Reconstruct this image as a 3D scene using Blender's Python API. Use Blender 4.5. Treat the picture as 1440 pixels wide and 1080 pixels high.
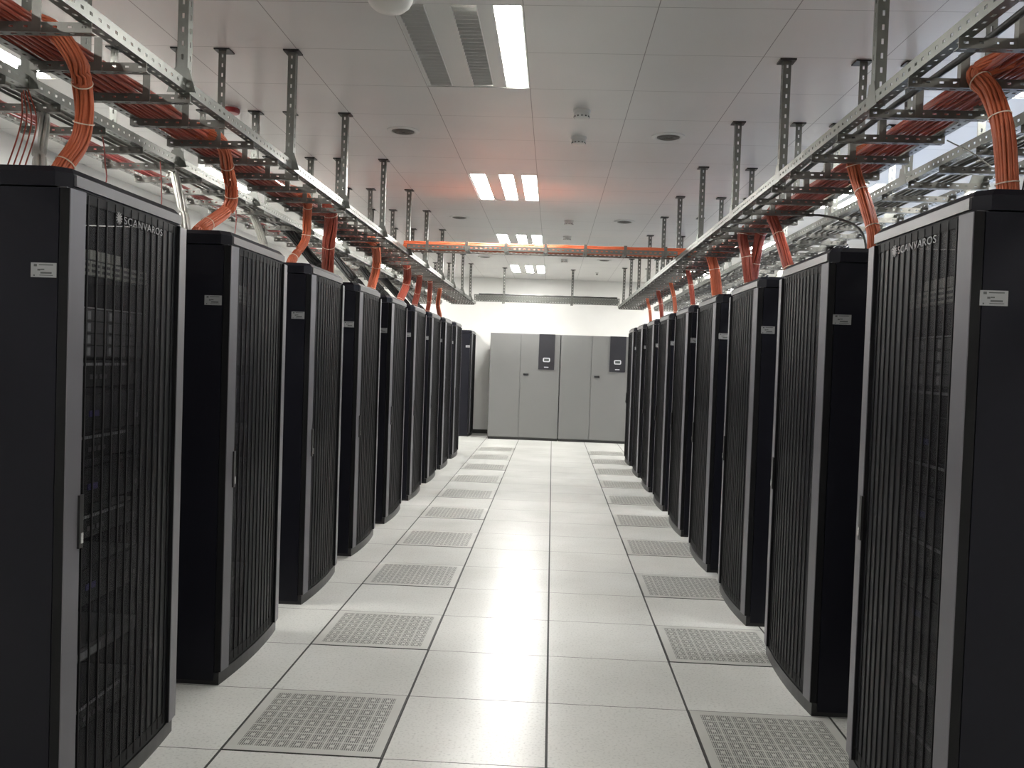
import bpy, math, random
from mathutils import Vector, Matrix
random.seed(7)
for o in list(bpy.data.objects): bpy.data.objects.remove(o)
S = bpy.context.scene; COL = S.collection

# ---------------------------------------------------------------- camera
YAW, PIT, ROLL, FPX = -0.04538318, -0.02837694, 0.03421634, 1230.263
CAMPOS = Vector((-0.028579, -3.132981, 1.474822))
fw = Vector((math.sin(YAW)*math.cos(PIT), math.cos(YAW)*math.cos(PIT), math.sin(PIT)))
rt = Vector((math.cos(YAW), -math.sin(YAW), 0)); up = rt.cross(fw)
rt2 = rt*math.cos(ROLL)+up*math.sin(ROLL); up2 = -rt*math.sin(ROLL)+up*math.cos(ROLL)
cd = bpy.data.cameras.new('camera'); cam = bpy.data.objects.new('camera', cd); COL.objects.link(cam)
cd.sensor_width = 36; cd.lens = FPX/1440*36; cd.clip_start = .05
M = Matrix.Identity(4)
for i in range(3): M[i][0], M[i][1], M[i][2], M[i][3] = rt2[i], up2[i], -fw[i], CAMPOS[i]
cam.matrix_world = M; S.camera = cam
# ---------------------------------------------------------------- world, exposure, lamp levels
W = bpy.data.worlds.new('world'); S.world = W; W.use_nodes = True
W.node_tree.nodes['Background'].inputs[0].default_value = (.62, .75, 1, 1)
W.node_tree.nodes['Background'].inputs[1].default_value = 3.0
S.view_settings.view_transform = 'Standard'; S.view_settings.look = 'None'
S.view_settings.exposure = 1.1; S.view_settings.gamma = 1; S.view_settings.use_curve_mapping = False
LAMP = 31.0           # emission of the lit lamp strips

# ---------------------------------------------------------------- materials
def new_mat(name):
    m = bpy.data.materials.new(name); m.use_nodes = True
    nt = m.node_tree; return m, nt, nt.nodes['Principled BSDF']
def mat(name, col, rough=.5, metal=0., spec=.5, noise=0., nscale=20, emit=None, es=0, rn=0.):
    m, nt, b = new_mat(name)
    b.inputs['Base Color'].default_value = (*col, 1); b.inputs['Roughness'].default_value = rough
    b.inputs['Metallic'].default_value = metal; b.inputs['Specular IOR Level'].default_value = spec
    if noise or rn:
        tc = nt.nodes.new('ShaderNodeTexCoord'); n = nt.nodes.new('ShaderNodeTexNoise')
        n.inputs['Scale'].default_value = nscale; n.inputs['Detail'].default_value = 5
        nt.links.new(tc.outputs['Object'], n.inputs['Vector'])
        if noise:
            mr = nt.nodes.new('ShaderNodeMapRange'); mr.inputs[3].default_value = 1-noise; mr.inputs[4].default_value = 1+noise
            nt.links.new(n.outputs[0], mr.inputs[0])
            mx = nt.nodes.new('ShaderNodeVectorMath'); mx.operation = 'SCALE'; mx.inputs[0].default_value = col
            nt.links.new(mr.outputs[0], mx.inputs['Scale']); nt.links.new(mx.outputs[0], b.inputs['Base Color'])
        if rn:
            m2 = nt.nodes.new('ShaderNodeMapRange'); m2.inputs[3].default_value = rough-rn; m2.inputs[4].default_value = rough+rn
            nt.links.new(n.outputs[0], m2.inputs[0]); nt.links.new(m2.outputs[0], b.inputs['Roughness'])
    if emit:
        b.inputs['Emission Color'].default_value = (*emit, 1); b.inputs['Emission Strength'].default_value = es
    return m
class NX:
    'tiny expression builder over math nodes'
    def __init__(s, nt, sock): s.nt, s.k = nt, sock
    def op(s, o, b=None, c=None):
        n = s.nt.nodes.new('ShaderNodeMath'); n.operation = o
        for i, v in enumerate((s, b, c)):
            if v is None: continue
            if isinstance(v, NX): s.nt.links.new(v.k, n.inputs[i])
            else: n.inputs[i].default_value = v
        return NX(s.nt, n.outputs[0])
    def __add__(s, o): return s.op('ADD', o)
    def __sub__(s, o): return s.op('SUBTRACT', o)
    def __mul__(s, o): return s.op('MULTIPLY', o)
    def fr(s): return s.op('FLOORED_MODULO', 1.0)
    def ab(s): return s.op('ABSOLUTE')
    def lt(s, o): return s.op('LESS_THAN', o)
    def gt(s, o): return s.op('GREATER_THAN', o)
    def mx(s, o): return s.op('MAXIMUM', o)
def coords(nt):
    tc = nt.nodes.new('ShaderNodeTexCoord'); sp = nt.nodes.new('ShaderNodeSeparateXYZ')
    nt.links.new(tc.outputs['Object'], sp.inputs[0]); return NX(nt, sp.outputs[0]), NX(nt, sp.outputs[1]), NX(nt, sp.outputs[2]), tc
def mixc(nt, f, a, b):
    n = nt.nodes.new('ShaderNodeMix'); n.data_type = 'RGBA'
    nt.links.new(f.k if isinstance(f, NX) else f, n.inputs['Factor'])
    for i, v in ((6, a), (7, b)):
        if isinstance(v, tuple): n.inputs[i].default_value = (*v, 1)
        else: nt.links.new(v, n.inputs[i])
    return n.outputs[2]
def speckle(nt, tc, a, b, scale, lo=.35, hi=.65):
    n = nt.nodes.new('ShaderNodeTexNoise'); n.inputs['Scale'].default_value = scale; n.inputs['Detail'].default_value = 6
    nt.links.new(tc.outputs['Object'], n.inputs['Vector'])
    mr = nt.nodes.new('ShaderNodeMapRange'); mr.inputs[1].default_value = lo; mr.inputs[2].default_value = hi
    nt.links.new(n.outputs[0], mr.inputs[0]); return mixc(nt, mr.outputs[0], a, b)

def gridline(v, pitch, off, half):
    'mask of lines at off + k*pitch'
    return ((((v-off)*(1/pitch)+.5).fr()-.5).ab()).lt(half/pitch)
# raised floor of pale laminate tiles with dark joints
m_floor, nt, b = new_mat('laminate_floor'); X, Y, Z, tc = coords(nt)
base = speckle(nt, tc, (.63, .632, .60), (.73, .733, .705), 1.6, .3, .7)
fine = speckle(nt, tc, (.80, .80, .80), (1, 1, 1), 90, .30, .48)
mm = nt.nodes.new('ShaderNodeMix'); mm.data_type = 'RGBA'; mm.blend_type = 'MULTIPLY'; mm.inputs['Factor'].default_value = 1
nt.links.new(base, mm.inputs[6]); nt.links.new(fine, mm.inputs[7])
gl = gridline(X, .6, 0, .005).mx(gridline(Y, .6, 0, .0022))
nt.links.new(mixc(nt, gl, mm.outputs[2], (.035, .035, .033)), b.inputs['Base Color'])
b.inputs['Specular IOR Level'].default_value = .38
rg = gl*.4+.25; nt.links.new(rg.k, b.inputs['Roughness'])
bn = nt.nodes.new('ShaderNodeTexNoise'); bn.inputs['Scale'].default_value = 5; bn.inputs['Detail'].default_value = 3
nt.links.new(tc.outputs['Object'], bn.inputs['Vector'])
bp = nt.nodes.new('ShaderNodeBump'); bp.inputs['Strength'].default_value = .12; bp.inputs['Distance'].default_value = .012
nt.links.new(bn.outputs[0], bp.inputs['Height']); nt.links.new(bp.outputs[0], b.inputs['Normal'])
# perforated tile: 8 x 8 motifs of slots with a blank centre
m_perf, nt, b = new_mat('perforated_tile'); X, Y, Z, tc = coords(nt)
u = (X*(1/.0645)); v = (Y*(1/.0645))
fu = u.fr(); fv = v.fr()
cu = (fu-.5).ab(); cv = (fv-.5).ab(); r = cu.mx(cv)
ring = r.lt(.44)*r.gt(.15)
slots = ((fu*8.0).fr()-.5).ab().lt(.30)*(((fv*6.0).fr()-.5).ab().lt(.40))
inside = X.ab().lt(.258)*Y.ab().lt(.258)
hole = ring*slots*inside
edge = (X.ab().gt(.2935)).mx(Y.ab().gt(.2945))
pc = mixc(nt, hole.mx(edge), speckle(nt, tc, (.47, .47, .44), (.53, .53, .50), 3), (.022, .022, .02))
nt.links.new(pc, b.inputs['Base Color']); b.inputs['Roughness'].default_value = .4
# painted steel ceiling panels
m_ceil, nt, b = new_mat('ceiling_panel'); X, Y, Z, tc = coords(nt)
seam = gridline(X, .6, -.215, .0022).mx(gridline(Y, .6, .80, .0018))
nt.links.new(mixc(nt, seam, speckle(nt, tc, (.60, .59, .575), (.66, .65, .635), .8), (.22, .21, .2)), b.inputs['Base Color'])
b.inputs['Roughness'].default_value = .35; b.inputs['Specular IOR Level'].default_value = .34
bn = nt.nodes.new('ShaderNodeTexNoise'); bn.inputs['Scale'].default_value = 1.7; bn.inputs['Detail'].default_value = 2
nt.links.new(tc.outputs['Object'], bn.inputs['Vector'])
bp = nt.nodes.new('ShaderNodeBump'); bp.inputs['Strength'].default_value = .25; bp.inputs['Distance'].default_value = .02
nt.links.new(bn.outputs[0], bp.inputs['Height']); nt.links.new(bp.outputs[0], b.inputs['Normal'])
# wall panels with faint vertical joints
m_wall, nt, b = new_mat('wall_panel'); X, Y, Z, tc = coords(nt)
j = gridline(Z, 10, 2.7, .002)
nt.links.new(mixc(nt, j, speckle(nt, tc, (.74, .735, .71), (.79, .785, .765), 1.2), (.5, .5, .48)), b.inputs['Base Color'])
b.inputs['Roughness'].default_value = .38

m_black = mat('black_powder_coat', (.0080, .0081, .0130), .45, 0, .22, noise=.12, nscale=9)
m_blackin = mat('black_interior', (.02, .02, .022), .6)
m_stile = mat('graphite_anodised', (.155, .151, .168), .42, .1, .5, noise=.05, nscale=4)
m_cap = mat('cap_front_grey', (.10, .098, .105), .35, .2, .5)
m_rib = mat('door_rib_black', (.008, .008, .009), .6, 0, .2)
m_galv = mat('galvanised_steel', (.19, .195, .18), .36, .8, .5, noise=.18, nscale=35, rn=.08)
m_galvd = mat('dull_zinc_steel', (.17, .167, .153), .42, .65, .5, noise=.2, nscale=30)
m_dark = mat('dark_plastic', (.012, .012, .013), .4)
m_chrome = mat('bright_lock_metal', (.75, .75, .75), .2, 1)
m_orange = mat('orange_cable_jacket', (.56, .135, .058), .42, noise=.2, nscale=30)
m_red = mat('red_cable_jacket', (.38, .075, .045), .42, noise=.15, nscale=30)
m_pink = mat('pink_red_cable_jacket', (.42, .11, .10), .45)
m_greyc = mat('grey_cable_jacket', (.50, .49, .45), .35, noise=.1)
m_blackc = mat('black_cable_jacket', (.014, .014, .014), .45)
m_tie = mat('white_cable_tie', (.75, .62, .5), .5)
m_sticker = mat('sticker_paper', (.30, .305, .31), .5)
m_ink = mat('sticker_ink', (.08, .085, .085), .6)
m_logo = mat('door_logo_silver', (.13, .13, .135), .35, .3)
m_acg = mat('grey_cabinet_paint', (.17, .17, .167), .4, 0, .5, noise=.02, nscale=3)
m_acd = mat('charcoal_control_panel', (.022, .022, .027), .35)
m_plinth = mat('dark_plinth', (.03, .03, .03), .6)
m_base = mat('black_skirting', (.02, .02, .018), .5)
m_white = mat('white_painted_metal', (.62, .62, .60), .35)
m_louv = mat('satin_louver_aluminium', (.62, .62, .61), .35, .25)
m_lit = mat('lit_lamp_strip', (.8, .8, .8), .5, emit=(1, .985, .94), es=LAMP)
m_tube = mat('unlit_lamp_glass', (.75, .76, .74), .3)
m_det = mat('cream_detector_plastic', (.66, .65, .62), .4)
m_redl = mat('red_beacon_plastic', (.28, .02, .02), .35)
m_port = mat('pale_grey_adapter', (.72, .73, .66), .5)
m_silver = mat('silver_bezel', (.62, .63, .66), .4, .1)
m_drive = mat('drive_bay_grey', (.16, .16, .17), .4)
m_blue = mat('blue_badge', (.10, .09, .35), .4)
m_yell = mat('yellow_patch_cord', (.55, .42, .04), .5)
m_disp = mat('display_glass', (.10, .115, .11), .2)
m_frame = mat('window_frame_paint', (.55, .55, .53), .4)
# perforated door skin: fine mesh too small to resolve, so part see-through, part black steel
m_mesh, nt, b = new_mat('perforated_door_skin')
b.inputs['Base Color'].default_value = (.0135, .0132, .0165, 1); b.inputs['Roughness'].default_value = .45; b.inputs['Specular IOR Level'].default_value = .3
tr = nt.nodes.new('ShaderNodeBsdfTransparent'); ms = nt.nodes.new('ShaderNodeMixShader')
lw = nt.nodes.new('ShaderNodeLayerWeight'); lw.inputs[0].default_value = .5; mr = nt.nodes.new('ShaderNodeMapRange')
for i_, v_ in ((1, .35), (2, .72), (3, .16), (4, .93)): mr.inputs[i_].default_value = v_
nt.links.new(lw.outputs['Facing'], mr.inputs[0]); nt.links.new(mr.outputs[0], ms.inputs[0])   # sheet thickness closes the holes at a slant
nt.links.new(tr.outputs[0], ms.inputs[1]); nt.links.new(b.outputs[0], ms.inputs[2])
nt.links.new(ms.outputs[0], nt.nodes['Material Output'].inputs['Surface'])
m_glass, nt, b = new_mat('window_glass')
b.inputs['Transmission Weight'].default_value = 1; b.inputs['Roughness'].default_value = .02

# ---------------------------------------------------------------- mesh builder
class MB:
    def __init__(s): s.v, s.f, s.mi = [], [], []
    def quadbox(s, P, mi=0):
        n = len(s.v); s.v += [tuple(p) for p in P]
        for q in ((0,3,2,1),(4,5,6,7),(0,1,5,4),(1,2,6,5),(2,3,7,6),(3,0,4,7)):
            s.f.append(tuple(n+i for i in q)); s.mi.append(mi)
        return s
    def box(s, x0, x1, y0, y1, z0, z1, mi=0):
        return s.quadbox([(x0,y0,z0),(x1,y0,z0),(x1,y1,z0),(x0,y1,z0),(x0,y0,z1),(x1,y0,z1),(x1,y1,z1),(x0,y1,z1)], mi)
    def obox(s, o, a, b, c, mi=0):
        o, a, b, c = map(Vector, (o, a, b, c))
        if a.cross(b).dot(c) < 0: a, b = b, a
        return s.quadbox([o, o+a, o+a+b, o+b, o+c, o+a+c, o+a+b+c, o+b+c], mi)
    def prism(s, poly, z0, z1, mi=0, axis='z'):
        'poly CCW seen from +axis'
        n = len(s.v); k = len(poly)
        def P(p, h):
            return {'z': (p[0], p[1], h), 'y': (p[0], h, p[1]), 'x': (h, p[0], p[1])}[axis]
        s.v += [P(p, z0) for p in poly]+[P(p, z1) for p in poly]
        flip = axis == 'y'
        fs = [tuple(range(n+k-1, n-1, -1)), tuple(range(n+k, n+2*k))]
        fs += [(n+i, n+(i+1) % k, n+k+(i+1) % k, n+k+i) for i in range(k)]
        for f in fs:
            s.f.append(tuple(reversed(f)) if flip else f); s.mi.append(mi)
        return s
    def cyl(s, c, r0, r1, z0, z1, n=24, mi=0):
        m = len(s.v)
        for r, z in ((r0, z0), (r1, z1)):
            s.v += [(c[0]+r*math.cos(2*math.pi*i/n), c[1]+r*math.sin(2*math.pi*i/n), z) for i in range(n)]
        s.f.append(tuple(range(m+n-1, m-1, -1))); s.f.append(tuple(range(m+n, m+2*n))); s.mi += [mi]*2
        for i in range(n): s.f.append((m+i, m+(i+1) % n, m+n+(i+1) % n, m+n+i)); s.mi.append(mi)
        return s
    def lathe(s, c, prof, n=28, mi=0):
        'prof: list of (r, z) from top to bottom'
        m = len(s.v)
        for r, z in prof: s.v += [(c[0]+r*math.cos(2*math.pi*i/n), c[1]+r*math.sin(2*math.pi*i/n), c[2]+z) for i in range(n)]
        for k in range(len(prof)-1):
            for i in range(n):
                a, b2 = m+k*n+i, m+k*n+(i+1) % n; s.f.append((a, a+n, b2+n, b2)); s.mi.append(mi)
        s.f.append(tuple(m+i for i in range(n))); s.mi.append(mi)
        e = m+(len(prof)-1)*n; s.f.append(tuple(reversed([e+i for i in range(n)]))); s.mi.append(mi)
        return s
    def tube(s, pts, r, n=6, mi=0, rfun=None):
        pts = [Vector(p) for p in pts]; m = len(s.v); L = len(pts)
        ref = Vector((0, 0, 1))
        if abs((pts[-1]-pts[0]).normalized().z) > .8: ref = Vector((0, 1, 0))
        for k, p in enumerate(pts):
            t = (pts[min(k+1, L-1)]-pts[max(k-1, 0)]).normalized()
            a = t.cross(ref).normalized(); b2 = a.cross(t)
            for i in range(n):
                w = 2*math.pi*i/n; s.v.append(tuple(p+(a*math.cos(w)+b2*math.sin(w))*r))
        for k in range(L-1):
            for i in range(n):
                a, b2 = m+k*n+i, m+k*n+(i+1) % n; s.f.append((a, b2, b2+n, a+n)); s.mi.append(mi)
        s.f.append(tuple(range(m+n-1, m-1, -1))); e = m+(L-1)*n; s.f.append(tuple(range(e, e+n))); s.mi += [mi]*2
        return s
    def mesh(s, name, *mats):
        me = bpy.data.meshes.new(name); me.from_pydata(s.v, [], s.f)
        for m in mats: me.materials.append(m)
        if len(mats) > 1: me.polygons.foreach_set('material_index', s.mi)
        me.update(); return me
def smooth(me, ang=40):
    import bmesh
    bm = bmesh.new(); bm.from_mesh(me)
    for f in bm.faces: f.smooth = True
    for e in bm.edges:
        e.smooth = len(e.link_faces) == 2 and e.calc_face_angle(0) < math.radians(ang)
    bm.to_mesh(me); bm.free(); return me
def obj(name, me, parent=None, loc=(0, 0, 0), rz=0, label=None):
    o = bpy.data.objects.new(name, me); COL.objects.link(o); o.location = loc; o.rotation_euler[2] = rz
    if parent: o.parent = parent
    if label: o['label'] = label
    return o
def tag(o, label, cat, group=None, kind=None):
    o['label'] = label; o['category'] = cat
    if group: o['group'] = group
    if kind: o['kind'] = kind
    return o
def thing(name, label, cat, loc=(0, 0, 0), rz=0, group=None):
    return tag(obj(name, None, None, loc, rz), label, cat, group)
def struct(name, me, parent=None):
    o = obj(name, me, parent)
    if not parent: o['kind'] = 'structure'
    return o
def bevel(o, w, seg=2):
    m = o.modifiers.new('bevel', 'BEVEL'); m.width = w; m.segments = seg; m.limit_method = 'ANGLE'; return o
def copy_tree(o, parent=None):
    c = o.copy(); COL.objects.link(c)
    if parent: c.parent = parent
    for ch in list(o.children): copy_tree(ch, c)
    return c
ORD = ['nearest', 'second', 'third', 'fourth', 'fifth', 'sixth', 'seventh', 'eighth', 'ninth', 'tenth']

# ---------------------------------------------------------------- room shell
XL, XR, YF, YB, ZC = -4.2, 4.1, -5.6, 14.0, 3.05
struct('floor', MB().box(XL-.2, XR+.2, YF-.2, YB+.2, -.1, 0).mesh('floor', m_floor))
FY = [.8, 4.4, 8.0, 11.6, -2.8]                       # near edge of each row of ceiling lights
FX = [-3.215, -.815, 2.185]                           # left edge of each column of ceiling lights
cb = MB()
ys = sorted([YF-.2, YB+.2]+FY+[y+1.2 for y in FY]); xs = sorted([XL-.2, XR+.2]+FX+[x+.6 for x in FX])
for i in range(len(xs)-1):
    for k in range(len(ys)-1):
        if any(abs(xs[i]-x) < 1e-6 for x in FX) and any(abs(ys[k]-y) < 1e-6 for y in FY): continue
        cb.box(xs[i], xs[i+1], ys[k], ys[k+1], ZC, ZC+.2)
struct('ceiling', cb.mesh('ceiling', m_ceil))
struct('wall_back', MB().box(XL-.2, XR+.2, YB, YB+.2, 0, ZC).mesh('wall_back', m_wall))
struct('wall_front', MB().box(XL-.2, XR+.2, YF-.2, YF, 0, ZC).mesh('wall_front', m_wall))
def wall_with_hole(name, x0, x1, y0, y1, z0, z1):
    w = MB(); w.box(x0, x1, YF, y0, 0, ZC); w.box(x0, x1, y1, YB, 0, ZC)
    w.box(x0, x1, y0, y1, 0, z0); w.box(x0, x1, y0, y1, z1, ZC)
    return struct(name, w.mesh(name, m_wall))
struct('wall_left', MB().box(XL-.2, XL, YF, YB, 0, ZC).mesh('wall_left', m_wall))
wall_with_hole('wall_right', XR, XR+.2, 1.0, 9.4, 1.0, 2.45)
def window(name, x, y0, y1, z0, z1, nm):
    w = struct(name, MB().box(x-.004, x+.004, y0+.03, y1-.03, z0+.03, z1-.03).mesh(name, m_glass))
    f = MB(); t = .045
    f.box(x-.04, x+.04, y0, y1, z0, z0+t); f.box(x-.04, x+.04, y0, y1, z1-t, z1)
    for i in range(nm+1):
        yy = y0+(y1-y0-t)*i/nm; f.box(x-.04, x+.04, yy, yy+t, z0+t, z1-t)
    obj('window_frame', f.mesh('window_frame', m_frame), w)
window('window_1', XR+.1, 1.0, 9.4, 1.0, 2.45, 6)

struct('baseboard_back', MB().box(XL, XR, YB-.018, YB, 0, .075).mesh('baseboard_back', m_base))
struct('baseboard_left', MB().box(XL, XL+.018, YF, YB-.018, 0, .075).mesh('baseboard_left', m_base))
struct('baseboard_right', MB().box(XR-.018, XR, YF, YB-.018, 0, .075).mesh('baseboard_right', m_base))

# ---------------------------------------------------------------- ceiling lights
def trough(mb, x0, x1, mi=0):
    mb.box(x0, x1, .02, 1.18, .050, .052, mi); mb.box(x0, x0+.004, .02, 1.18, 0, .05, mi); mb.box(x1-.004, x1, .02, 1.18, 0, .05, mi)
STR = [(.02, .15), (.27, .39), (.465, .59)]
hb = MB(); hb.box(0, .6, 0, 1.2, .10, .11); hb.box(0, .004, 0, 1.2, .0, .1); hb.box(.596, .6, 0, 1.2, .0, .1)
hb.box(.004, .596, 0, .004, .0, .1); hb.box(.004, .596, 1.196, 1.2, .0, .1)
h_me = hb.mesh('housing', m_white)
pb = MB(); pb.box(.15, .27, .004, 1.196, .004, .006); pb.box(.39, .465, .004, 1.196, .004, .006); pb.box(.004, .02, .004, 1.196, .004, .006); pb.box(.59, .596, .004, 1.196, .004, .006)
for x0, x1 in STR: pb.box(x0, x1, .004, .02, .004, .006); pb.box(x0, x1, 1.18, 1.196, .004, .006)
p_me = pb.mesh('face_panel', m_white)
def lit_me(x0, x1): return MB().box(x0+.003, x1-.003, .022, 1.178, .008, .014).mesh('lamp_strip', m_lit)
def louver_me(x0, x1):
    b = MB(); trough(b, x0, x1)
    for i in range(24):
        y = .03+i*.0485; b.quadbox([(x0+.004, y, .0), (x1-.004, y, .0), (x1-.004, y+.004, .0), (x0+.004, y+.004, .0), (x0+.004, y-.002, .022), (x1-.004, y-.002, .022), (x1-.004, y+.006, .022), (x0+.004, y+.006, .022)])
    return b.mesh('louver', m_louv)
LIT = [lit_me(*s) for s in STR]; LOU = [louver_me(*s) for s in STR]
TUB = [smooth(MB().tube([((a+b_)/2, .04, .036), ((a+b_)/2, 1.16, .036)], .012, 12).mesh('lamp_tube', m_tube)) for a, b_ in STR]
cols = ['above the space behind the left racks', 'above the central aisle', 'above the space behind the right racks']
for ci, fx in enumerate(FX):
    for ri, fy in enumerate(FY):
        lab = '%s three-lamp ceiling light %s' % (['nearest', 'second', 'third', 'farthest', 'behind-camera'][ri], cols[ci])
        if (ci, ri) == (1, 0): lab = 'recessed ceiling light nearest the camera, only its right lamp strip lit'
        t = thing('ceiling_light', lab, 'ceiling light', (fx, fy, ZC), 0, 'recessed ceiling lights')
        obj('housing', h_me, t); obj('face_panel', p_me, t)
        for si in range(3):
            if ((ci, ri) == (1, 0) or ri == 4) and si < 2:
                obj('louver', LOU[si], t, label='grey louver over an unlit lamp'); obj('lamp_tube', TUB[si], t)
            else: obj('lamp_strip', LIT[si], t)

# ---------------------------------------------------------------- perforated floor tiles
pt_me = MB().box(-.2985, .2985, -.2985, .2985, 0, .0018).mesh('perforated_floor_tile', m_perf)
for side, cx in (('left', -.9), ('right', .9)):
    for k in range(10):
        y = .3+1.2*k
        o = obj('perforated_floor_tile', pt_me, None, (cx, y, .0004))
        tag(o, '%s perforated vent tile in the %s line of the aisle floor' % ((ORD+['eleventh'])[k], side), 'floor tile', 'perforated vent tiles in the aisle floor')

# ---------------------------------------------------------------- server racks
RW, RD, RH = .8, 1.1, 1.99
BOW = .022
def arcx(y): return BOW*(1-((y-RW/2)/(RW/2))**2)
def arcwall(mb, y0, y1, z0, z1, t, off=0., n=8, mi=0):
    for i in range(n):
        a, b_ = y0+(y1-y0)*i/n, y0+(y1-y0)*(i+1)/n
        xa, xb = arcx(a)+off, arcx(b_)+off
        mb.quadbox([(xa-t, a, z0), (xa, a, z0), (xb, b_, z0), (xb-t, b_, z0), (xa-t, a, z1), (xa, a, z1), (xb, b_, z1), (xb-t, b_, z1)], mi)
# body: hollow cabinet, front at x=-.045
bb = MB()
bb.box(-RD, -.034, 0, .012, .02, 1.925); bb.box(-RD, -.034, RW-.012, RW, .02, 1.925); bb.box(-RD, -RD+.012, .012, RW-.012, .02, 1.925)
bb.box(-RD+.012, -.048, .012, RW-.012, .02, .06)
for y0, y1 in ((.012, .05), (RW-.05, RW-.012)): bb.box(-.085, -.036, y0, y1, .06, 1.925)
for y in (-.0012, RW-.0008):                                   # pressed side-panel joint and frame lip
    bb.box(-.30, -.296, y, y+.002, .03, 1.90); bb.box(-RD+.03, -.30, y, y+.002, 1.895, 1.899)
body_me = bb.mesh('cabinet_body', m_black)
rb = MB()
for y0 in (.085, RW-.115): rb.box(-.16, -.13, y0, y0+.03, .06, 1.90); rb.box(-.9, -.87, y0, y0+.03, .06, 1.90)
rail_me = rb.mesh('mounting_rail', m_blackin)
# top cap with chamfered front corners
ch = .035
def cap_poly(ins): return [(-RD+ins, ins), (-.012-ch-ins, ins), (-.012-ins, ch+ins), (-.012-ins, RW-ch-ins), (-.012-ch-ins, RW-ins), (-RD+ins, RW-ins)]
tb = MB(); tb.prism(cap_poly(0), 1.93, 1.972); 
n0 = len(tb.v)
lo, hi = cap_poly(0), cap_poly(.016)
tb.v += [(x, y, 1.972) for x, y in lo]+[(x, y, RH) for x, y in hi]
for i in range(6): tb.f.append((n0+i, n0+(i+1) % 6, n0+6+(i+1) % 6, n0+6+i)); tb.mi.append(0)
tb.f.append(tuple(range(n0+6, n0+12))); tb.mi.append(0)
for k in range(9):                                             # slanted vent slots in the cap's side
    for y in (-.0012, RW-.0008):
        x = -.235-k*.022; tb.quadbox([(x, y, 1.94), (x+.006, y, 1.94), (x+.006, y+.002, 1.94), (x, y+.002, 1.94), (x+.022, y, 1.965), (x+.028, y, 1.965), (x+.028, y+.002, 1.965), (x+.022, y+.002, 1.965)], 0)
cap_me = tb.mesh('top_cap', m_black)
cf = MB(); cf.box(-.012, -.004, ch+.004, RW-ch-.004, 1.936, 1.968)
cf.box(-.046, -.018, .012, RW-.012, 1.925, 1.93)
cf_me = cf.mesh('cap_trim', m_cap)
# plinth
pl = MB(); arcwall(pl, .004, RW-.004, 0.0, .055, .05, -.012, 10); pl.box(-RD+.02, -.06, .004, RW-.004, 0, .02)
pl_me = pl.mesh('plinth', m_dark)
# door frame
df = MB(); Z0, Z1 = .06, 1.925
for y0, y1 in ((0, .072), (RW-.072, RW)): arcwall(df, y0, y1, Z0, Z1, .028, -.003, 2, 1); arcwall(df, y0+(.001 if y0 == 0 else 0), y1-(0 if y0 == 0 else .001), Z0+.001, Z1-.001, .003, 0, 2, 0)
arcwall(df, .072, RW-.072, Z1-.03, Z1, .022, -.014, 8, 1); arcwall(df, .072, RW-.072, Z0, Z0+.05, .022, -.014, 8, 1)
df_me = df.mesh('door_frame', m_stile, m_rib)
dp = MB(); arcwall(dp, .072, RW-.072, Z0+.05, Z1-.03, .0015, -.016, 10)
dp_me = dp.mesh('perforated_panel', m_mesh)
dr = MB(); NR = 13
for i in range(NR):
    y = .105+i*(RW-.21)/(NR-1); x = arcx(y); dr.box(x-.0165, x-.0125, y-.003, y+.003, Z0+.012, Z1-.004)
rib_me = dr.mesh('door_ribs', m_rib)
hd = MB(); hd.box(.004, .013, .060, .082, .865, 1.025)
hd_me = hd.mesh('door_handle', m_dark)
lk = MB(); lk.box(.013, .017, .064, .076, .880, .912); lk_me = lk.mesh('lock', m_chrome)
# sticker: 76 x 42 mm, print marks on it
def sticker(sgn):
    b_ = MB(); b_.box(0, .076, -.0012*sgn if sgn > 0 else 0, 0 if sgn > 0 else .0012, 0, .042, 0)
    ya, yb = (-.0018, -.0012) if sgn > 0 else (.0012, .0018)
    for (x0, x1, z0, z1) in ((.009, .018, .031, .038), (.024, .066, .0345, .0375), (.02, .028, .019, .024), (.029, .04, .021, .0245), (.029, .062, .0105, .0155), (.026, .066, .005, .007), (.008, .012, .003, .0075)):
        if sgn < 0: x0, x1 = .076-x1, .076-x0
        b_.box(x0, x1, ya, yb, z0, z1, 1)
    return b_.mesh('label_sticker', m_sticker, m_ink)
st_near, st_far = sticker(1), sticker(-1)
# silver lettering along the top of the door
fc = bpy.data.curves.new('t', 'FONT'); fc.body = 'SCANVAROS'; fc.size = .034; fc.extrude = .0006; fc.space_character = 1.1
fo = bpy.data.objects.new('t', fc); COL.objects.link(fo); bpy.context.view_layer.update()
tm = bpy.data.meshes.new_from_object(fo); bpy.data.objects.remove(fo)
wid = max(v.co.x for v in tm.vertices)
for v in tm.vertices:                                        # text in local yz plane facing +x, bent to the door
    tx, tz, ty = v.co.x, v.co.y, v.co.z; y = .297+tx*.285/wid; v.co = (arcx(y)-.0118+ty, y, 1.868+tz)
tm.materials.clear(); tm.materials.append(m_logo)
em = MB()
for a in range(6):                                           # six-armed emblem before the lettering
    w = a*math.pi/6
    for s_ in (-1, 1):
        pass
    c_, s2 = math.cos(w), math.sin(w)
    yc, zc = .268, 1.881
    o_ = Vector((arcx(yc)-.0125, yc-c_*.02+s2*.002, zc-s2*.02-c_*.002))
    em.obox(o_, (.0016, 0, 0), (0, c_*.04, s2*.04), (0, -s2*.004, c_*.004))
em_me = em.mesh('emblem', m_logo)

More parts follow.
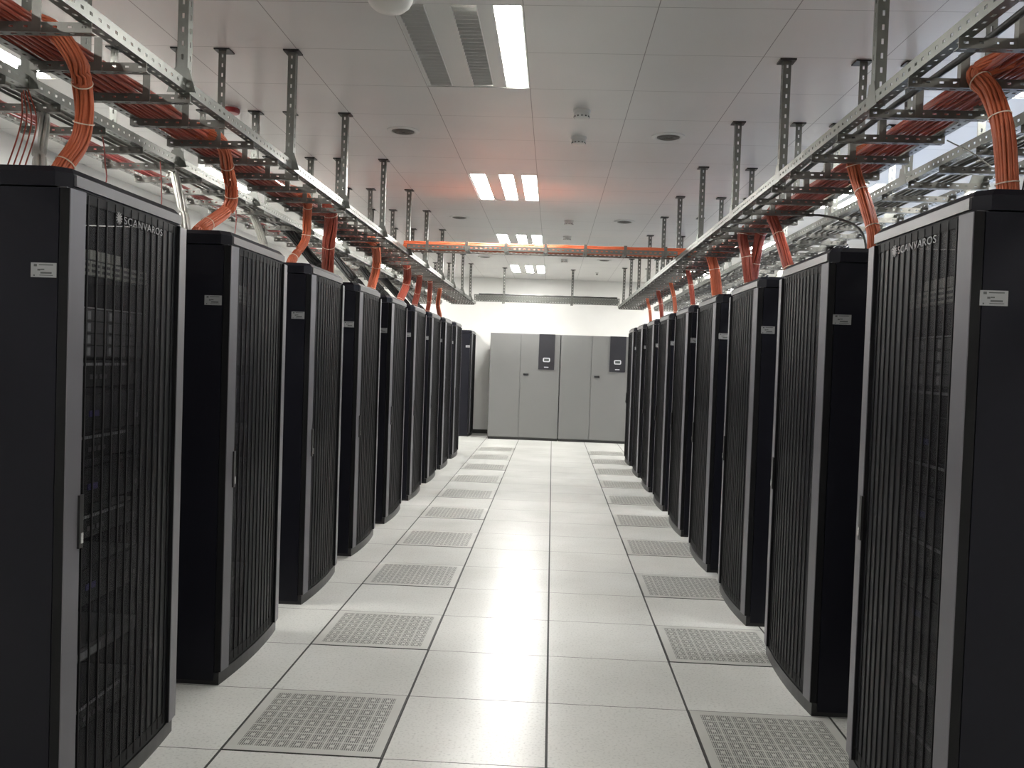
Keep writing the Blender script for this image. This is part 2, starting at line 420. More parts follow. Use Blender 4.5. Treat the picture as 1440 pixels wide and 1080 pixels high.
GEAR = {}
def fibre_me(seed):
    rr = random.Random(seed); b_ = MB(); b_.box(-.55, -.155, .13, .67, 0, .055, 0)
    x = .14
    for i in range(8):
        b_.box(-.155, -.128, x, x+.058, .004, .048, 1)
        for q in range(5):
            for z in (.012, .03): b_.box(-.128, -.125, x+.006+q*.010, x+.012+q*.010, z, z+.009, 2)
        x += .0655
    for i in range(rr.choice([2, 3])): b_.box(-.30, -.135, .42-.07*i, .475-.07*i, .055, .085, 1)
    return b_.mesh('fibre_patch_panel', m_blackin, m_port, m_drive)
def server2u(kind):
    b_ = MB(); h = {'strip': .085, 'bays': .17, 'plain': .13, 'band': .045}[kind]
    b_.box(-.85, -.15, .12, .68, 0, h-.004, 0)
    if kind == 'strip':
        b_.box(-.15, -.142, .13, .67, .004, h-.008, 0)
        for i in range(26): b_.box(-.142, -.138, .16+i*.0155, .171+i*.0155, h-.016, h-.007, 1)
        for i in range(4): b_.box(-.142, -.139, .30+i*.03, .318+i*.03, h-.06, h-.045, 2)
        b_.box(-.142, -.136, .60, .615, .02, .04, 1)
    elif kind == 'bays':
        for i in range(4):
            for k in range(4):
                b_.box(-.15, -.138, .135+i*.134, .262+i*.134, .006+k*.039, .041+k*.039, 2)
                b_.box(-.138, -.134, .139+i*.134, .156+i*.134, .010+k*.039, .036+k*.039, 1)
        b_.box(-.15, -.135, .13, .67, .162, .166, 1)
    elif kind == 'plain':
        b_.box(-.15, -.14, .13, .67, .004, h-.01, 0); b_.box(-.14, -.137, .30, .36, .05, .07, 3); b_.box(-.14, -.136, .62, .63, .03, .045, 1)
    else:
        b_.box(-.15, -.14, .13, .67, .002, h-.006, 2); b_.box(-.14, -.137, .14, .40, .008, h-.014, 1)
    return b_.mesh('rack_server', m_blackin, m_silver, m_drive, m_blue)
GEAR = {k: server2u(k) for k in ('strip', 'bays', 'plain', 'band')}
FIB = [fibre_me(i) for i in range(3)]
KDESC = {'strip': 'bright-edged dark server', 'bays': 'silver-latched drive shelf', 'plain': 'plain dark server', 'band': 'pale-banded switch'}
KCAT = {'strip': ('rack_server', 'server'), 'bays': ('drive_shelf', 'drive shelf'), 'plain': ('rack_server', 'server'), 'band': ('network_switch', 'network switch')}
LAY = {0: [('bays', 1.43), ('strip', 1.338), ('plain', 1.19), ('strip', 1.10), ('plain', .95), ('strip', .84), ('plain', .62), ('band', .44), ('strip', .21)],
       1: [('bays', 1.40), ('plain', 1.22), ('strip', 1.02), ('plain', .80), ('strip', .30)],
       2: [('plain', 1.42), ('strip', 1.20), ('plain', .9)],
       3: [('band', 1.50), ('bays', 1.24), ('strip', .9)]}
def orddown(i, n): return 'topmost' if i == 0 else ('lowest' if i == n-1 else (ORD[i]+'-highest'))
PITCH, YN = 1.265, -.66
def build_rack(side, idx, y, x=None, wall=False):
    left = side == 'left'
    fx = x if x is not None else (-1.432 if left else 1.113)
    if wall: lab = 'black rack standing apart against the back wall beside the grey cabinets'
    elif idx == 0: lab = 'nearest black server rack on the %s side of the aisle, cut by the frame' % side
    elif idx == 8: lab = 'farthest black server rack in the row on the %s side' % side
    else: lab = '%s black server rack from the camera in the %s row' % (ORD[idx], side)
    loc = (fx, y, 0) if left else (fx, y+RW, 0); rz = 0 if left else math.pi
    t = thing('server_rack', lab, 'server rack', loc, rz, None if wall else 'server racks along the aisle')
    obj('cabinet_body', body_me, t); obj('mounting_rail', rail_me, t); c_ = obj('top_cap', cap_me, t); obj('cap_trim', cf_me, t, label='grey front strip under the cap'); obj('plinth', pl_me, t)
    d = obj('door_frame', df_me, t); d.name = 'door'
    obj('perforated_panel', dp_me, d); obj('door_ribs', rib_me, d); obj('door_handle', hd_me, d); obj('lock', lk_me, d, label='bright metal lock')
    if left: obj('label_sticker', st_near, t, (-.113, 0, 1.665), label='white printed sticker')
    else: obj('label_sticker', st_far, t, (-.103, RW, 1.667), label='white printed sticker')
    if idx == 0 and not wall:
        obj('door_lettering', tm, d, label='silver lettering'); obj('emblem', em_me, d, label='silver six-armed emblem')
    if wall: return
    fxo = .045 if left else -.045
    where = 'in the %s %s rack' % ('nearest' if idx == 0 else ORD[idx], side)
    f = obj('fibre_patch_panel', FIB[idx % 3], None, (loc[0]+fxo, loc[1], 1.695), rz)
    tag(f, 'pale fibre patch panel high behind the door %s' % where, 'patch panel', 'fibre patch panels in the racks')
    lay = LAY.get(idx, [('bays', 1.40), ('strip', .95)])
    for i, (k, z) in enumerate(lay):
        nm, cat = KCAT[k]
        o = obj(nm, GEAR[k], None, (loc[0]+fxo, loc[1], z), rz)
        tag(o, '%s, %s unit %s' % (KDESC[k], orddown(i, len(lay)), where), cat, 'equipment mounted in the racks')
for side in ('left', 'right'):
    for i in range(9): build_rack(side, i, YN+PITCH*i)
build_rack('left', 8, 13.17, -1.545, True)

# ---------------------------------------------------------------- grey air-conditioning cabinets
def ac(x0, lab):
    w = 1.29
    t = thing('air_conditioner', lab, 'air conditioner', (x0, 12.86, 0), 0, 'grey air-conditioning cabinets')
    b_ = MB(); b_.box(0.003, w-.003, .022, .85, .045, 1.95); bevel(obj('cabinet_body', b_.mesh('cabinet_body', m_acg), t), .004)
    obj('plinth', MB().box(.01, w-.01, .03, .84, 0, .045).mesh('plinth', m_plinth), t)
    d1 = bevel(obj('door', MB().box(.008, .562, 0, .022, .055, 1.945).mesh('door', m_acg), t), .004)
    d2 = bevel(obj('door', MB().box(.570, w-.012, 0, .022, .055, 1.945).mesh('door', m_acg), t), .004)
    h = MB(); h.prism([(.632, -.012), (.712, -.012), (.722, 0), (.622, 0)], 1.188, 1.222); obj('door_handle', h.mesh('door_handle', m_dark), d2)
    c = obj('control_panel', MB().box(.895, 1.185, -.012, 0, 1.305, 1.952).mesh('control_panel', m_acd), t, label='charcoal control panel')
    k = MB(); k.prism([(.975, 1.46), (.99, 1.443), (1.09, 1.443), (1.105, 1.46), (1.105, 1.505), (1.09, 1.522), (.99, 1.522), (.975, 1.505)], -.02, -.012, axis='y'); obj('display_bezel', k.mesh('display_bezel', m_silver), c)
    obj('display_screen', MB().box(.995, 1.085, -.0215, -.02, 1.46, 1.505).mesh('display_screen', m_disp), c)
    obj('badge', MB().box(1.0, 1.08, -.016, -.012, 1.342, 1.356).mesh('badge', m_silver), c)
ac(-1.18, 'left grey air-conditioning cabinet at the end of the aisle')
ac(.112, 'right grey air-conditioning cabinet, partly hidden by the right rack row')

# ---------------------------------------------------------------- perforated steel sections
def plate(mb, o, dl, dw, dn, L, w, t=.0025, pitch=.05, hl=.018, hw=.010, mi=0):
    'flat strip with a row of slots: o corner, dl length dir, dw width dir, dn thickness dir'
    o, dl, dw, dn = Vector(o), Vector(dl), Vector(dw), Vector(dn)
    e = (w-hw)/2
    mb.obox(o, dl*L, dw*e, dn*t, mi); mb.obox(o+dw*(w-e), dl*L, dw*e, dn*t, mi)
    n = max(1, int(L/pitch)); p = L/n
    for i in range(n+1):
        a = 0 if i == 0 else i*p-(p-hl)/2; b_ = L if i == n else i*p+(p-hl)/2
        mb.obox(o+dl*a+dw*e, dl*(b_-a), dw*hw, dn*t, mi)
def angle(mb, o, dl, da, db, L, wa=.04, wb=.04, **k):
    da, db = Vector(da), Vector(db)
    plate(mb, o, dl, da, db, L, wa, **k); plate(mb, Vector(o)+db*.0025, dl, db, da, L, wb-.0025, **k)
ZR = 2.432
Y0T, Y1T = -3.4, 12.42
def ladder(name, lab, xa, xb, cat='cable tray', y0=Y0T, y1=Y1T, first=-.55, step=.353, fx=None, grp='overhead cable ladders along the racks'):
    'ladder running along y between rails at xa (aisle side) and xb'
    t = thing(name, lab, cat, (xa, y0, ZR), 0, grp)
    sg = 1 if xb > xa else -1; w = abs(xb-xa); L = y1-y0
    for s_, x in ((1, 0), (-1, sg*w)):
        b_ = MB(); d = sg*s_
        angle(b_, (x, 0, 0), (0, 1, 0), (0, 0, 1), (d, 0, 0), L, .046, .04)
        obj('side_rail', b_.mesh('side_rail', m_galv), t)
    rb_ = MB(); x0 = min(0, sg*w)
    plate(rb_, (x0+.002, -.015, -.030), (1, 0, 0), (0, 1, 0), (0, 0, 1), w-.004, .032, pitch=.042, hl=.020, hw=.010)
    plate(rb_, (x0+.002, -.015, -.0275), (1, 0, 0), (0, 0, 1), (0, 1, 0), w-.004, .0275, pitch=.042, hl=.014, hw=.007)
    rme = rb_.mesh('rung', m_galvd)
    fme = MB().box(-.014, .014, -.0175, -.0145, -.03, .082).box(-.014, -.0115, -.0145, .008, -.03, .082).mesh('cable_guide', m_galvd)
    k = math.ceil((y0-first)/step)
    while first+step*k < y1-.03:
        y = first+step*k-y0
        if y > .03:
            r_ = obj('rung', rme, t, (0, y, 0))
            if fx is not None: obj('cable_guide', fme, r_, (fx-xa, 0, 0))
        k += 1
    return t
ladder('cable_ladder', 'perforated steel cable ladder nearest the aisle over the left racks, carrying orange cables', -1.43, -1.84, fx=-1.60)
ladder('cable_ladder', 'second steel cable ladder farther out over the left racks, behind the one with orange cables', -2.03, -2.42, first=-.38)
ladder('cable_ladder', 'perforated steel cable ladder nearest the aisle over the right racks, carrying orange cables', 1.09, 1.52, fx=1.27)
ladder('cable_ladder', 'second steel cable ladder farther out over the right racks, behind the one with orange cables', 1.72, 2.12, first=-.38)
def cross(lab, ya, yb, x0, x1, guides, wh=.042):
    t = thing('cable_ladder', lab, 'cable tray', (x0, ya, ZR+.049), 0, 'cable ladders bridging the aisle')
    w = yb-ya; L = x1-x0
    for s_, y in ((1, 0), (-1, w)):
        b_ = MB(); angle(b_, (0, y, 0), (1, 0, 0), (0, 0, 1), (0, s_, 0), L, .042, .016, pitch=.045, hl=.02)
        if wh > .05: plate(b_, (0, y, .0435), (1, 0, 0), (0, 0, 1), (0, s_, 0), L, wh-.0435, pitch=.045, hl=.02, hw=.012)
        obj('side_rail', b_.mesh('side_rail', m_galv), t)
    rb_ = MB(); plate(rb_, (-.02, .004, .0035), (0, 1, 0), (1, 0, 0), (0, 0, 1), w-.008, .04, pitch=.05); rb_.box(.0175, .02, .004, w-.004, .006, .04)
    rme = rb_.mesh('rung', m_galvd)
    g = MB(); g.box(-.014, .014, -.0035, -.0005, -.012, .080); g.box(-.014, .014, -.0005, .03, .077, .080); gme = g.mesh('cable_guide', m_galvd)
    x = .19
    while x < L-.05:
        r_ = obj('rung', rme, t, (x, 0, 0))
        if guides: obj('cable_guide', gme, r_)
        x += .37
cross('steel cable ladder crossing the aisle midway with orange cables lying in it', 5.05, 5.35, -1.43, 1.09, True)
cross('steel ladder across the aisle at the back wall, carrying a black cable', 12.06, 12.40, -1.43, 1.09, False, .10)

# ---------------------------------------------------------------- hangers from the ceiling
def hanger_mesh():
    b_ = MB(); h = ZC-ZR-.008
    angle(b_, (0, 0, 0), (0, 0, 1), (0, 1, 0), (1, 0, 0), h, .04, .04, pitch=.05, hl=.02, hw=.009)
    g = MB(); g.prism([(-.035, -.004), (.075, -.004), (.046, .085), (-.006, .085)], -.0045, -.0005, axis='x')
    f = MB(); f.box(-.02, .062, -.02, .062, h, h+.008)
    return b_.mesh('post', m_galv), g.mesh('gusset', m_galv), f.mesh('ceiling_plate', m_dark)
hp, hg, hf = hanger_mesh()
HY = [.10, 1.43, 2.60, 3.92, 5.17, 6.33, 7.70, 8.95, 10.20, 11.50]
def hanger(x, y, sg, lab, grp):
    t = thing('hanger_post', lab, 'hanger post', (x, y, ZR), 0 if sg > 0 else math.pi/2, grp)
    obj('post', hp, t); obj('gusset', hg, t); obj('ceiling_plate', hf, t)
for side, rows in (('left', ((-1.4265, 'aisle-side ladder rail', -1), (-1.8365, 'first ladder outer rail', 1), (-2.0265, 'second ladder inner rail', -1), (-2.4165, 'second ladder outer rail', 1))),
                   ('right', ((1.0935, 'aisle-side ladder rail', 1), (1.5165, 'first ladder outer rail', -1), (1.7235, 'second ladder inner rail', 1), (2.1165, 'second ladder outer rail', -1)))):
    for x, d, sg in rows:
        for k, y in enumerate(HY):
            xx = x if sg > 0 else x
            lab = '%s ceiling hanger post on the %s, %s side' % (ORD[k] if k < 9 else 'farthest', d, side)
            hanger(xx, y, sg, lab, 'ceiling hanger posts of the cable ladders')
hanger(-.93, 12.02, 1, 'left hanger post of the ladder crossing in front of the back wall', 'ceiling hanger posts of the cross ladders')
hanger(.25, 12.02, 1, 'right hanger post of the ladder crossing in front of the back wall', 'ceiling hanger posts of the cross ladders')

# ---------------------------------------------------------------- cables
def crv(P, n=6):
    P = [Vector(p) for p in P]; out = []
    Q = [P[0]*2-P[1]]+P+[P[-1]*2-P[-2]]
    for i in range(1, len(Q)-2):
        a, b_, c, d = Q[i-1:i+3]
        for k in range(n):
            t = k/n; out.append(.5*((2*b_)+(c-a)*t+(2*a-5*b_+4*c-d)*t*t+(3*b_-a-3*c+d)*t**3))
    out.append(P[-1]); return out
def bundle(name, lab, P, R, rc, mat_, ties=(), cat='cable bundle', grp=None, flare=0., seed=0, nc=None, flat=1.0):
    rr = random.Random(seed); path = crv(P, 7); L = len(path); b_ = MB(); fr = []
    for k, p in enumerate(path):
        t = (path[min(k+1, L-1)]-path[max(k-1, 0)]).normalized()
        a = t.cross(Vector((0, 1, 0)) if abs(t.z) > .6 else Vector((0, 0, 1))).normalized(); fr.append((p, t, a, a.cross(t)))
    offs = []; r = R-rc
    while r > rc*.2:
        n = max(1, int(2*math.pi*r/(rc*1.9))); offs += [(r, 2*math.pi*i/n+r*30) for i in range(n)]; r -= rc*1.8
        if len(offs) > 60: break
    if nc: offs = offs[:nc]
    for r, w in offs:
        ph = rr.uniform(0, 6); am = rr.uniform(.0, rc*.7); pts = []
        for k, (p, t, a, c) in enumerate(fr):
            s_ = k/(L-1); fl = 1+flare*max(0, 1-s_*3.5)**2+flare*.5*max(0, (s_-.75)*4)**2
            ww = w+.35*math.sin(s_*5+ph*.2)
            pts.append(p+(a*math.cos(ww)*flat+c*math.sin(ww))*(r*fl+am*math.sin(s_*9+ph)))
        b_.tube(pts, rc, 6)
    o = smooth(b_.mesh(name, mat_), 80)
    t0 = path[0]; ob = obj(name, o); tag(ob, lab, cat, grp)
    for q in ties:
        k = int(q*(L-1)); p, t, a, c = fr[k]; tb_ = MB()
        ring = [p+(a*math.cos(2*math.pi*i/20)*flat+c*math.sin(2*math.pi*i/20))*(R+.0015) for i in range(20)]; n = 20; m0 = 0
        for dx in (-.002, .002):
            for rad in (0, .0018):
                tb_.v += [tuple(x+t*dx+(x-p).normalized()*rad) for x in ring]
        for i in range(n):
            j = (i+1) % n
            for f in ((i, j, n+j, n+i), (n+i, n+j, 3*n+j, 3*n+i), (3*n+i, 3*n+j, 2*n+j, 2*n+i), (2*n+i, 2*n+j, j, i)): tb_.f.append(f); tb_.mi.append(0)
        obj('cable_tie', tb_.mesh('cable_tie', m_tie), ob, label='pale cable tie')
    return ob
BD = {
 'L0': [(-1.60, -.34, 2.39), (-1.62, -.27, 2.33), (-1.64, -.22, 2.25), (-1.66, -.21, 2.16), (-1.69, -.27, 2.05)],
 'L1': [(-1.60, .90, 2.43), (-1.62, 1.03, 2.34), (-1.64, 1.14, 2.26), (-1.66, 1.15, 2.17), (-1.70, .92, 2.035)],
 'L2': [(-1.60, 2.31, 2.44), (-1.63, 2.43, 2.32), (-1.65, 2.46, 2.19), (-1.68, 2.30, 2.05)],
 'L3': [(-1.60, 2.90, 2.43), (-1.64, 3.01, 2.23), (-1.68, 3.16, 2.06)],
 'L4': [(-1.60, 4.41, 2.43), (-1.64, 4.70, 2.27), (-1.68, 4.69, 2.07)],
 'L5': [(-1.60, 6.07, 2.42), (-1.64, 6.32, 2.25), (-1.68, 6.15, 2.06)],
 'L6': [(-1.60, 6.97, 2.42), (-1.65, 7.15, 2.22), (-1.68, 7.16, 2.08)],
 'L7': [(-1.60, 7.82, 2.42), (-1.65, 8.15, 2.2), (-1.68, 8.25, 2.08)],
 'L8': [(-1.60, 8.76, 2.42), (-1.65, 9.0, 2.2), (-1.68, 9.48, 2.06)],
 'R0': [(1.30, -.23, 2.46), (1.32, -.29, 2.36), (1.34, -.33, 2.24), (1.36, -.34, 2.05)],
 'R1': [(1.30, .93, 2.45), (1.32, .93, 2.35), (1.34, .88, 2.25), (1.36, .80, 2.09)],
 'R2': [(1.30, 2.42, 2.44), (1.33, 2.33, 2.29), (1.36, 2.17, 2.07)],
 'R3': [(1.30, 3.25, 2.43), (1.33, 3.22, 2.26), (1.36, 3.22, 2.08)],
 'R3b': [(1.42, 3.20, 2.43), (1.40, 3.25, 2.22), (1.39, 3.26, 2.08)],
 'R4': [(1.30, 4.49, 2.43), (1.33, 4.46, 2.3), (1.36, 4.46, 2.08)],
 'R5': [(1.30, 5.75, 2.43), (1.33, 5.74, 2.28), (1.36, 5.74, 2.08)],
 'R6': [(1.30, 7.05, 2.43), (1.34, 7.02, 2.25), (1.36, 7.0, 2.08)],
 'R7': [(1.30, 8.27, 2.43), (1.34, 8.25, 2.25), (1.36, 8.25, 2.08)],
 'R8': [(1.30, 9.55, 2.43), (1.34, 9.55, 2.25), (1.36, 9.56, 2.08)]}
RAD = {'L0': .036, 'L1': .036, 'L2': .032, 'L3': .052, 'L4': .045, 'L5': .048, 'L6': .04, 'L7': .034, 'L8': .034, 'R0': .037, 'R1': .034, 'R2': .038, 'R3': .042, 'R3b': .042, 'R4': .05, 'R5': .028, 'R6': .026, 'R7': .03, 'R8': .024}
for i, (k, P) in enumerate(BD.items()):
    sd = 'left' if k[0] == 'L' else 'right'; n = int(k[1]); sx = -1 if sd == 'left' else 1
    x0 = P[0][0]; pre = [(x0+sx*.10, P[0][1]-.10 if k != 'L1' else P[0][1]-.06, 2.475), (x0+sx*.05, P[0][1]-.05, 2.468)]
    PP = pre+[p if j else (p[0], p[1], min(p[2], 2.44)) for j, p in enumerate(P)]+[(P[-1][0]+sx*.01, P[-1][1], 1.995)]
    w = 'nearest rack' if n == 0 else ORD[n]+' rack'
    if n == 8: w = 'farthest rack'
    lab = 'tied orange cable bundle dropping onto the %s of the %s row' % (w, sd)
    if k == 'R3b': lab = 'second, outer orange cable bundle dropping onto the fourth rack of the right row'
    if k == 'R3': lab = 'first, aisle-side orange cable bundle dropping onto the fourth rack of the right row'
    bundle('cable_bundle', lab, PP, RAD[k]*.86, .0047, m_orange if k in ('L0', 'L1', 'L2', 'L4', 'L8', 'R0', 'R1', 'R4', 'R6', 'R8') else m_red, (.42, .62, .82), grp='orange cable bundles dropping to the racks', flare=.28, seed=i)

def run(name, lab, xa, xb, z0, y0, y1, n, r, mat_, along='y', seed=0, layers=2, kind=None, cat='cable bundle'):
    rr = random.Random(seed); b_ = MB(); st = 48
    for i in range(n):
        lay = i % layers; x = xa+(xb-xa)*(i+.5)/n; ph = rr.uniform(0, 6); am = rr.uniform(.003, .009); pts = []
        for k in range(st+1):
            y = y0+(y1-y0)*k/st; xx = x+am*math.sin(k*.7+ph)+am*.6*math.sin(k*1.9+ph*2); z = z0+r+lay*r*1.7+.0015*math.sin(k*1.3+ph)
            pts.append((xx, y, z) if along == 'y' else (y, xx, z))
        b_.tube(pts, r, 6)
    o = obj(name, smooth(b_.mesh(name, mat_), 80)); tag(o, lab, cat, None, kind); return o
run('cable_run', 'long orange cables lying lengthwise in the ladder over the left racks', -1.81, -1.63, ZR+.004, -3.35, 5.6, 24, .0062, m_red, kind='stuff', layers=3)
run('cable_run', 'long orange cables lying lengthwise in the ladder over the right racks', 1.30, 1.49, ZR+.004, -3.35, 5.6, 24, .0062, m_red, kind='stuff', seed=3, layers=3)
run('cable_run', 'few orange cables continuing along the far half of the left ladder', -1.81, -1.72, ZR+.004, 5.6, 12.2, 8, .0062, m_red, kind='stuff', seed=21)
run('cable_run', 'few orange cables continuing along the far half of the right ladder', 1.41, 1.49, ZR+.004, 5.6, 12.2, 8, .0062, m_red, kind='stuff', seed=22)
run('cable_run', 'orange cables lying across the aisle in the midway cross ladder', 5.075, 5.27, ZR+.057, -1.47, 1.28, 36, .0066, m_orange, along='x', seed=5, layers=6, kind='stuff')
run('cable', 'thick black cable lying along the ladder over the right racks', 1.17, 1.20, ZR+.004, -3.35, 11.9, 1, .011, m_blackc, seed=8, cat='cable')
run('cable', 'black cable lying on the cross ladder in front of the back wall', 12.075, 12.115, ZR+.145, -1.35, 1.05, 1, .013, m_blackc, along='x', seed=9, cat='cable')
run('cable_run', 'thin pinkish cables lying in the second ladder over the left racks', -2.36, -2.27, ZR+.004, -3.35, 11.5, 7, .0045, m_pink, seed=12, kind='stuff')
run('cable_run', 'grey cables lying in the second ladder over the right racks', 1.80, 1.98, ZR+.004, -3.35, 11.5, 10, .007, m_galvd, seed=13, kind='stuff')
run('cable_run', 'grey cables lying in the second ladder over the left racks', -2.20, -2.08, ZR+.004, -3.35, 11.5, 6, .007, m_galvd, seed=14, kind='stuff')
# grey and black power cable bundles
for side, sx in (('left', -1), ('right', 1)):
    for i in range(8):
        yr = YN+PITCH*i
        black = i >= 3 and side == 'left' or (side == 'right' and i >= 3 and i % 2 == 1)
        if black: P = [(sx*2.22, yr+.75, 2.45), (sx*2.14, yr+.68, 2.40), (sx*1.95, yr+.52, 2.22), (sx*1.80, yr+.42, 2.08), (sx*1.78, yr+.41, 1.995)]
        else: P = [(sx*2.22, yr+1.16-(.0 if i else .1), 2.45), (sx*2.15, yr+1.04, 2.42), (sx*1.98, yr+.75, 2.20), (sx*1.90, yr+.62, 2.07), (sx*1.89, yr+.6, 1.995)]
        if side == 'right': P = [(p[0]-.25+.05, p[1], p[2]) if 0 else p for p in P]
        w = ('nearest' if i == 0 else ORD[i])+' rack'
        bundle('power_cables', '%s power cables dropping onto the %s of the %s row' % ('black' if black else 'pale grey', w, side), P, .04 if black else .026, .009 if black else .0075,
               m_blackc if black else m_greyc, grp='power cables dropping to the racks', flare=.3, seed=100+i, cat='power cable bundle')
# thin loose cables
def wire(lab, P, mat_, r=.003, cat='cable', name='cable', grp=None):
    o = obj(name, smooth(MB().tube(crv(P, 6), r, 6).mesh(name, mat_), 80)); tag(o, lab, cat, grp)
for i in range(4):
    wire('%s thin red cable hanging beside the orange bundle on the nearest left rack' % ('innermost', 'second', 'third', 'outermost')[i], [(-2.05-.02*i, .12+.02*i, 2.44), (-2.0-.02*i, .1, 2.3), (-2.02-.03*i, .06+.01*i, 2.12), (-2.05-.03*i, .05, 1.99)], m_red, grp='thin red cables at the nearest left rack')
wire('single thin red cable hanging behind the nearest left rack', [(-2.08, .72, 2.44), (-2.05, .7, 2.3), (-2.03, .62, 2.15), (-2.06, .09, 1.99)], m_pink)
wire('thin pink cable hanging onto the second left rack', [(-2.10, 1.35, 2.44), (-2.08, 1.33, 2.3), (-2.07, 1.3, 2.15), (-2.1, 1.26, 1.99)], m_pink)
wire('thin pink cable hanging onto the third left rack', [(-2.10, 2.42, 2.44), (-2.08, 2.4, 2.3), (-2.1, 2.42, 2.15), (-2.08, 2.4, 1.99)], m_pink)
wire('black cable arching from the ladder over the second right rack', [(1.50, 3.0, 2.44), (1.46, 2.5, 2.43), (1.5, 2.0, 2.36), (1.52, 1.45, 2.20), (1.52, 1.3, 1.99)], m_blackc, .007)
wire('thin grey cable crossing between the two right ladders', [(1.55, .55, 2.43), (1.66, .5, 2.35), (1.80, .3, 2.12), (1.85, .1, 1.99)], m_greyc)
for i in range(2):
    wire('%s of two thin black wires rising from the nearest right rack' % ('nearer', 'farther')[i], [(1.60+.03*i, .07, 1.99), (1.61+.03*i, .07, 2.1), (1.66+.03*i, .11, 2.25), (1.76+.02*i, .14, 2.43)], m_blackc, .0035, grp='thin black wires on the nearest right rack')

# ---------------------------------------------------------------- devices on the ceiling
def speaker(x, y, lab, grp):
    t = thing('ceiling_speaker', lab, 'ceiling speaker', (x, y, ZC), 0, grp)
    obj('rim', smooth(MB().lathe((0, 0, 0), [(.115, 0), (.115, -.006), (.10, -.012), (.085, -.010), (.080, -.004)]).mesh('rim', m_white)), t)
    b_ = MB(); b_.cyl((0, 0), .078, .078, -.009, -.005, 24)
    for r_ in (.02, .035, .05, .065):
        b_.lathe((0, 0, 0), [(r_+.004, -.008), (r_+.004, -.013), (r_-.004, -.013), (r_-.004, -.008)], 24)
    obj('grille', smooth(b_.mesh('grille', m_galvd)), t)
for i, y in enumerate((3.0, 6.7, 10.45)):
    o_ = ('nearest', 'middle', 'farthest')[i]
    speaker(-1.13, y, '%s round ceiling vent on the left of the aisle ceiling' % o_, 'round ceiling vents')
    speaker(.715, y, '%s round ceiling vent on the right of the aisle ceiling' % o_, 'round ceiling vents')
def detector(x, y, lab):
    t = thing('smoke_detector', lab, 'smoke detector', (x, y, ZC), 0, 'smoke detectors over the aisle')
    obj('base', smooth(MB().lathe((0, 0, 0), [(.055, 0), (.055, -.012), (.05, -.018)]).mesh('base', m_det)), t)
    obj('head', smooth(MB().lathe((0, 0, 0), [(.048, -.018), (.050, -.032), (.046, -.048), (.034, -.054), (.0, -.055)]).mesh('head', m_det)), t)
    v_ = MB()
    for i in range(12):
        a = 2*math.pi*i/12; c, s_ = math.cos(a), math.sin(a)
        v_.obox((.0475*c-.004*-s_, .0475*s_-.004*c, -.046), (-s_*.008, c*.008, 0), (c*.003, s_*.003, 0), (0, 0, .008))
    obj('sensor_slots', v_.mesh('sensor_slots', m_dark), t)
for i, y in enumerate((2.42, 3.08, 6.75, 8.0, 10.5)):
    detector(.10, y, '%s round smoke detector from the camera right of the ceiling seam' % ORD[i] if i < 4 else 'farthest round smoke detector right of the ceiling seam')
t = thing('sprinkler_head', 'small sprinkler head under the far end of the ceiling', 'sprinkler', (.70, 12.4, ZC))
obj('escutcheon', smooth(MB().lathe((0, 0, 0), [(.035, 0), (.03, -.01), (.012, -.014)]).mesh('escutcheon', m_white)), t)
obj('nozzle', smooth(MB().lathe((0, 0, 0), [(.010, -.012), (.010, -.035), (.022, -.038), (.022, -.042), (.004, -.044)]).mesh('nozzle', m_galvd)), t)
t = thing('dome_camera', 'white round dome on the ceiling cut by the top edge, beside the nearest light', 'dome camera', (-.785, .66, ZC))
obj('base_ring', smooth(MB().lathe((0, 0, 0), [(.115, 0), (.118, -.02), (.112, -.034), (.10, -.036)]).mesh('base_ring', m_white)), t)
obj('dome', smooth(MB().lathe((0, 0, 0), [(.10, -.030), (.098, -.045), (.088, -.065), (.068, -.083), (.04, -.094), (.0, -.098)]).mesh('dome', m_det)), t)
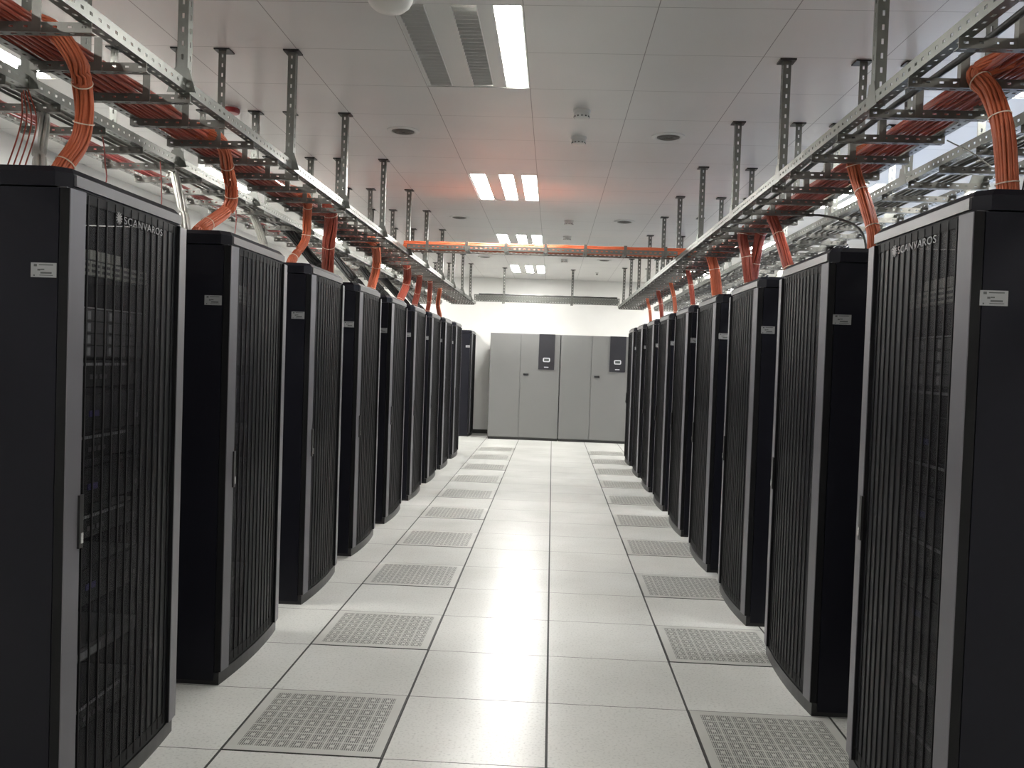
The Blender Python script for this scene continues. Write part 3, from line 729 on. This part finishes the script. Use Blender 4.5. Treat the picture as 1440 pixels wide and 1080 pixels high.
t = thing('alarm_beacon', 'flat round red beacon on the ceiling between the left ladders', 'alarm beacon', (-2.17, 2.5, ZC))
obj('base', smooth(MB().lathe((0, 0, 0), [(.045, 0), (.045, -.012), (.04, -.014)]).mesh('base', m_white)), t)
obj('lens', smooth(MB().lathe((0, 0, 0), [(.055, -.014), (.058, -.03), (.05, -.045), (.0, -.048)]).mesh('lens', m_redl)), t)

t = thing('wall_vent', 'grey framed vent high on the left wall behind the nearest left rack', 'vent', (XL, 3.8, 2.62))
b_ = MB(); b_.box(0, .03, 0, .035, 0, .34); b_.box(0, .03, .665, .70, 0, .34); b_.box(0, .03, .035, .665, 0, .035); b_.box(0, .03, .035, .665, .305, .34); b_.box(0, .025, .335, .36, .035, .305)
obj('vent_frame', b_.mesh('vent_frame', m_frame), t)
b_ = MB(); b_.box(.001, .004, .035, .665, .035, .305)
for i in range(10): b_.quadbox([(.004, .036, .04+i*.027), (.018, .036, .032+i*.027+.008), (.018, .664, .04+i*.027), (.004, .664, .04+i*.027), (.004, .036, .043+i*.027), (.018, .036, .043+i*.027), (.018, .664, .043+i*.027), (.004, .664, .043+i*.027)])
obj('grille', b_.mesh('grille', m_drive), t)

def cords(lab, P0, mats):
    t = None
    for i, (m_, dy) in enumerate(mats):
        P = [(p[0], p[1]+dy, p[2]-.012*i) for p in P0]
        o = obj('patch_cord', smooth(MB().tube(crv(P, 6), .0045, 6).mesh('patch_cord', m_), 80)); tag(o, lab[i], 'patch cord', 'patch cords behind the rack doors')
cords(('yellow patch cord looping behind the door of the second right rack', 'orange patch cord looping behind the door of the second right rack'),
      [(1.205, .80, 1.64), (1.195, .83, 1.60), (1.19, .90, 1.58), (1.195, .98, 1.54), (1.205, 1.02, 1.50)], ((m_yell, 0), (m_orange, .03)))
cords(('yellow patch cord looping behind the door of the fourth left rack', 'orange patch cord looping behind the door of the fourth left rack'),
      [(-1.515, 3.40, 1.42), (-1.505, 3.42, 1.36), (-1.50, 3.50, 1.34), (-1.505, 3.56, 1.38), (-1.515, 3.58, 1.42)], ((m_yell, 0), (m_orange, -.03)))
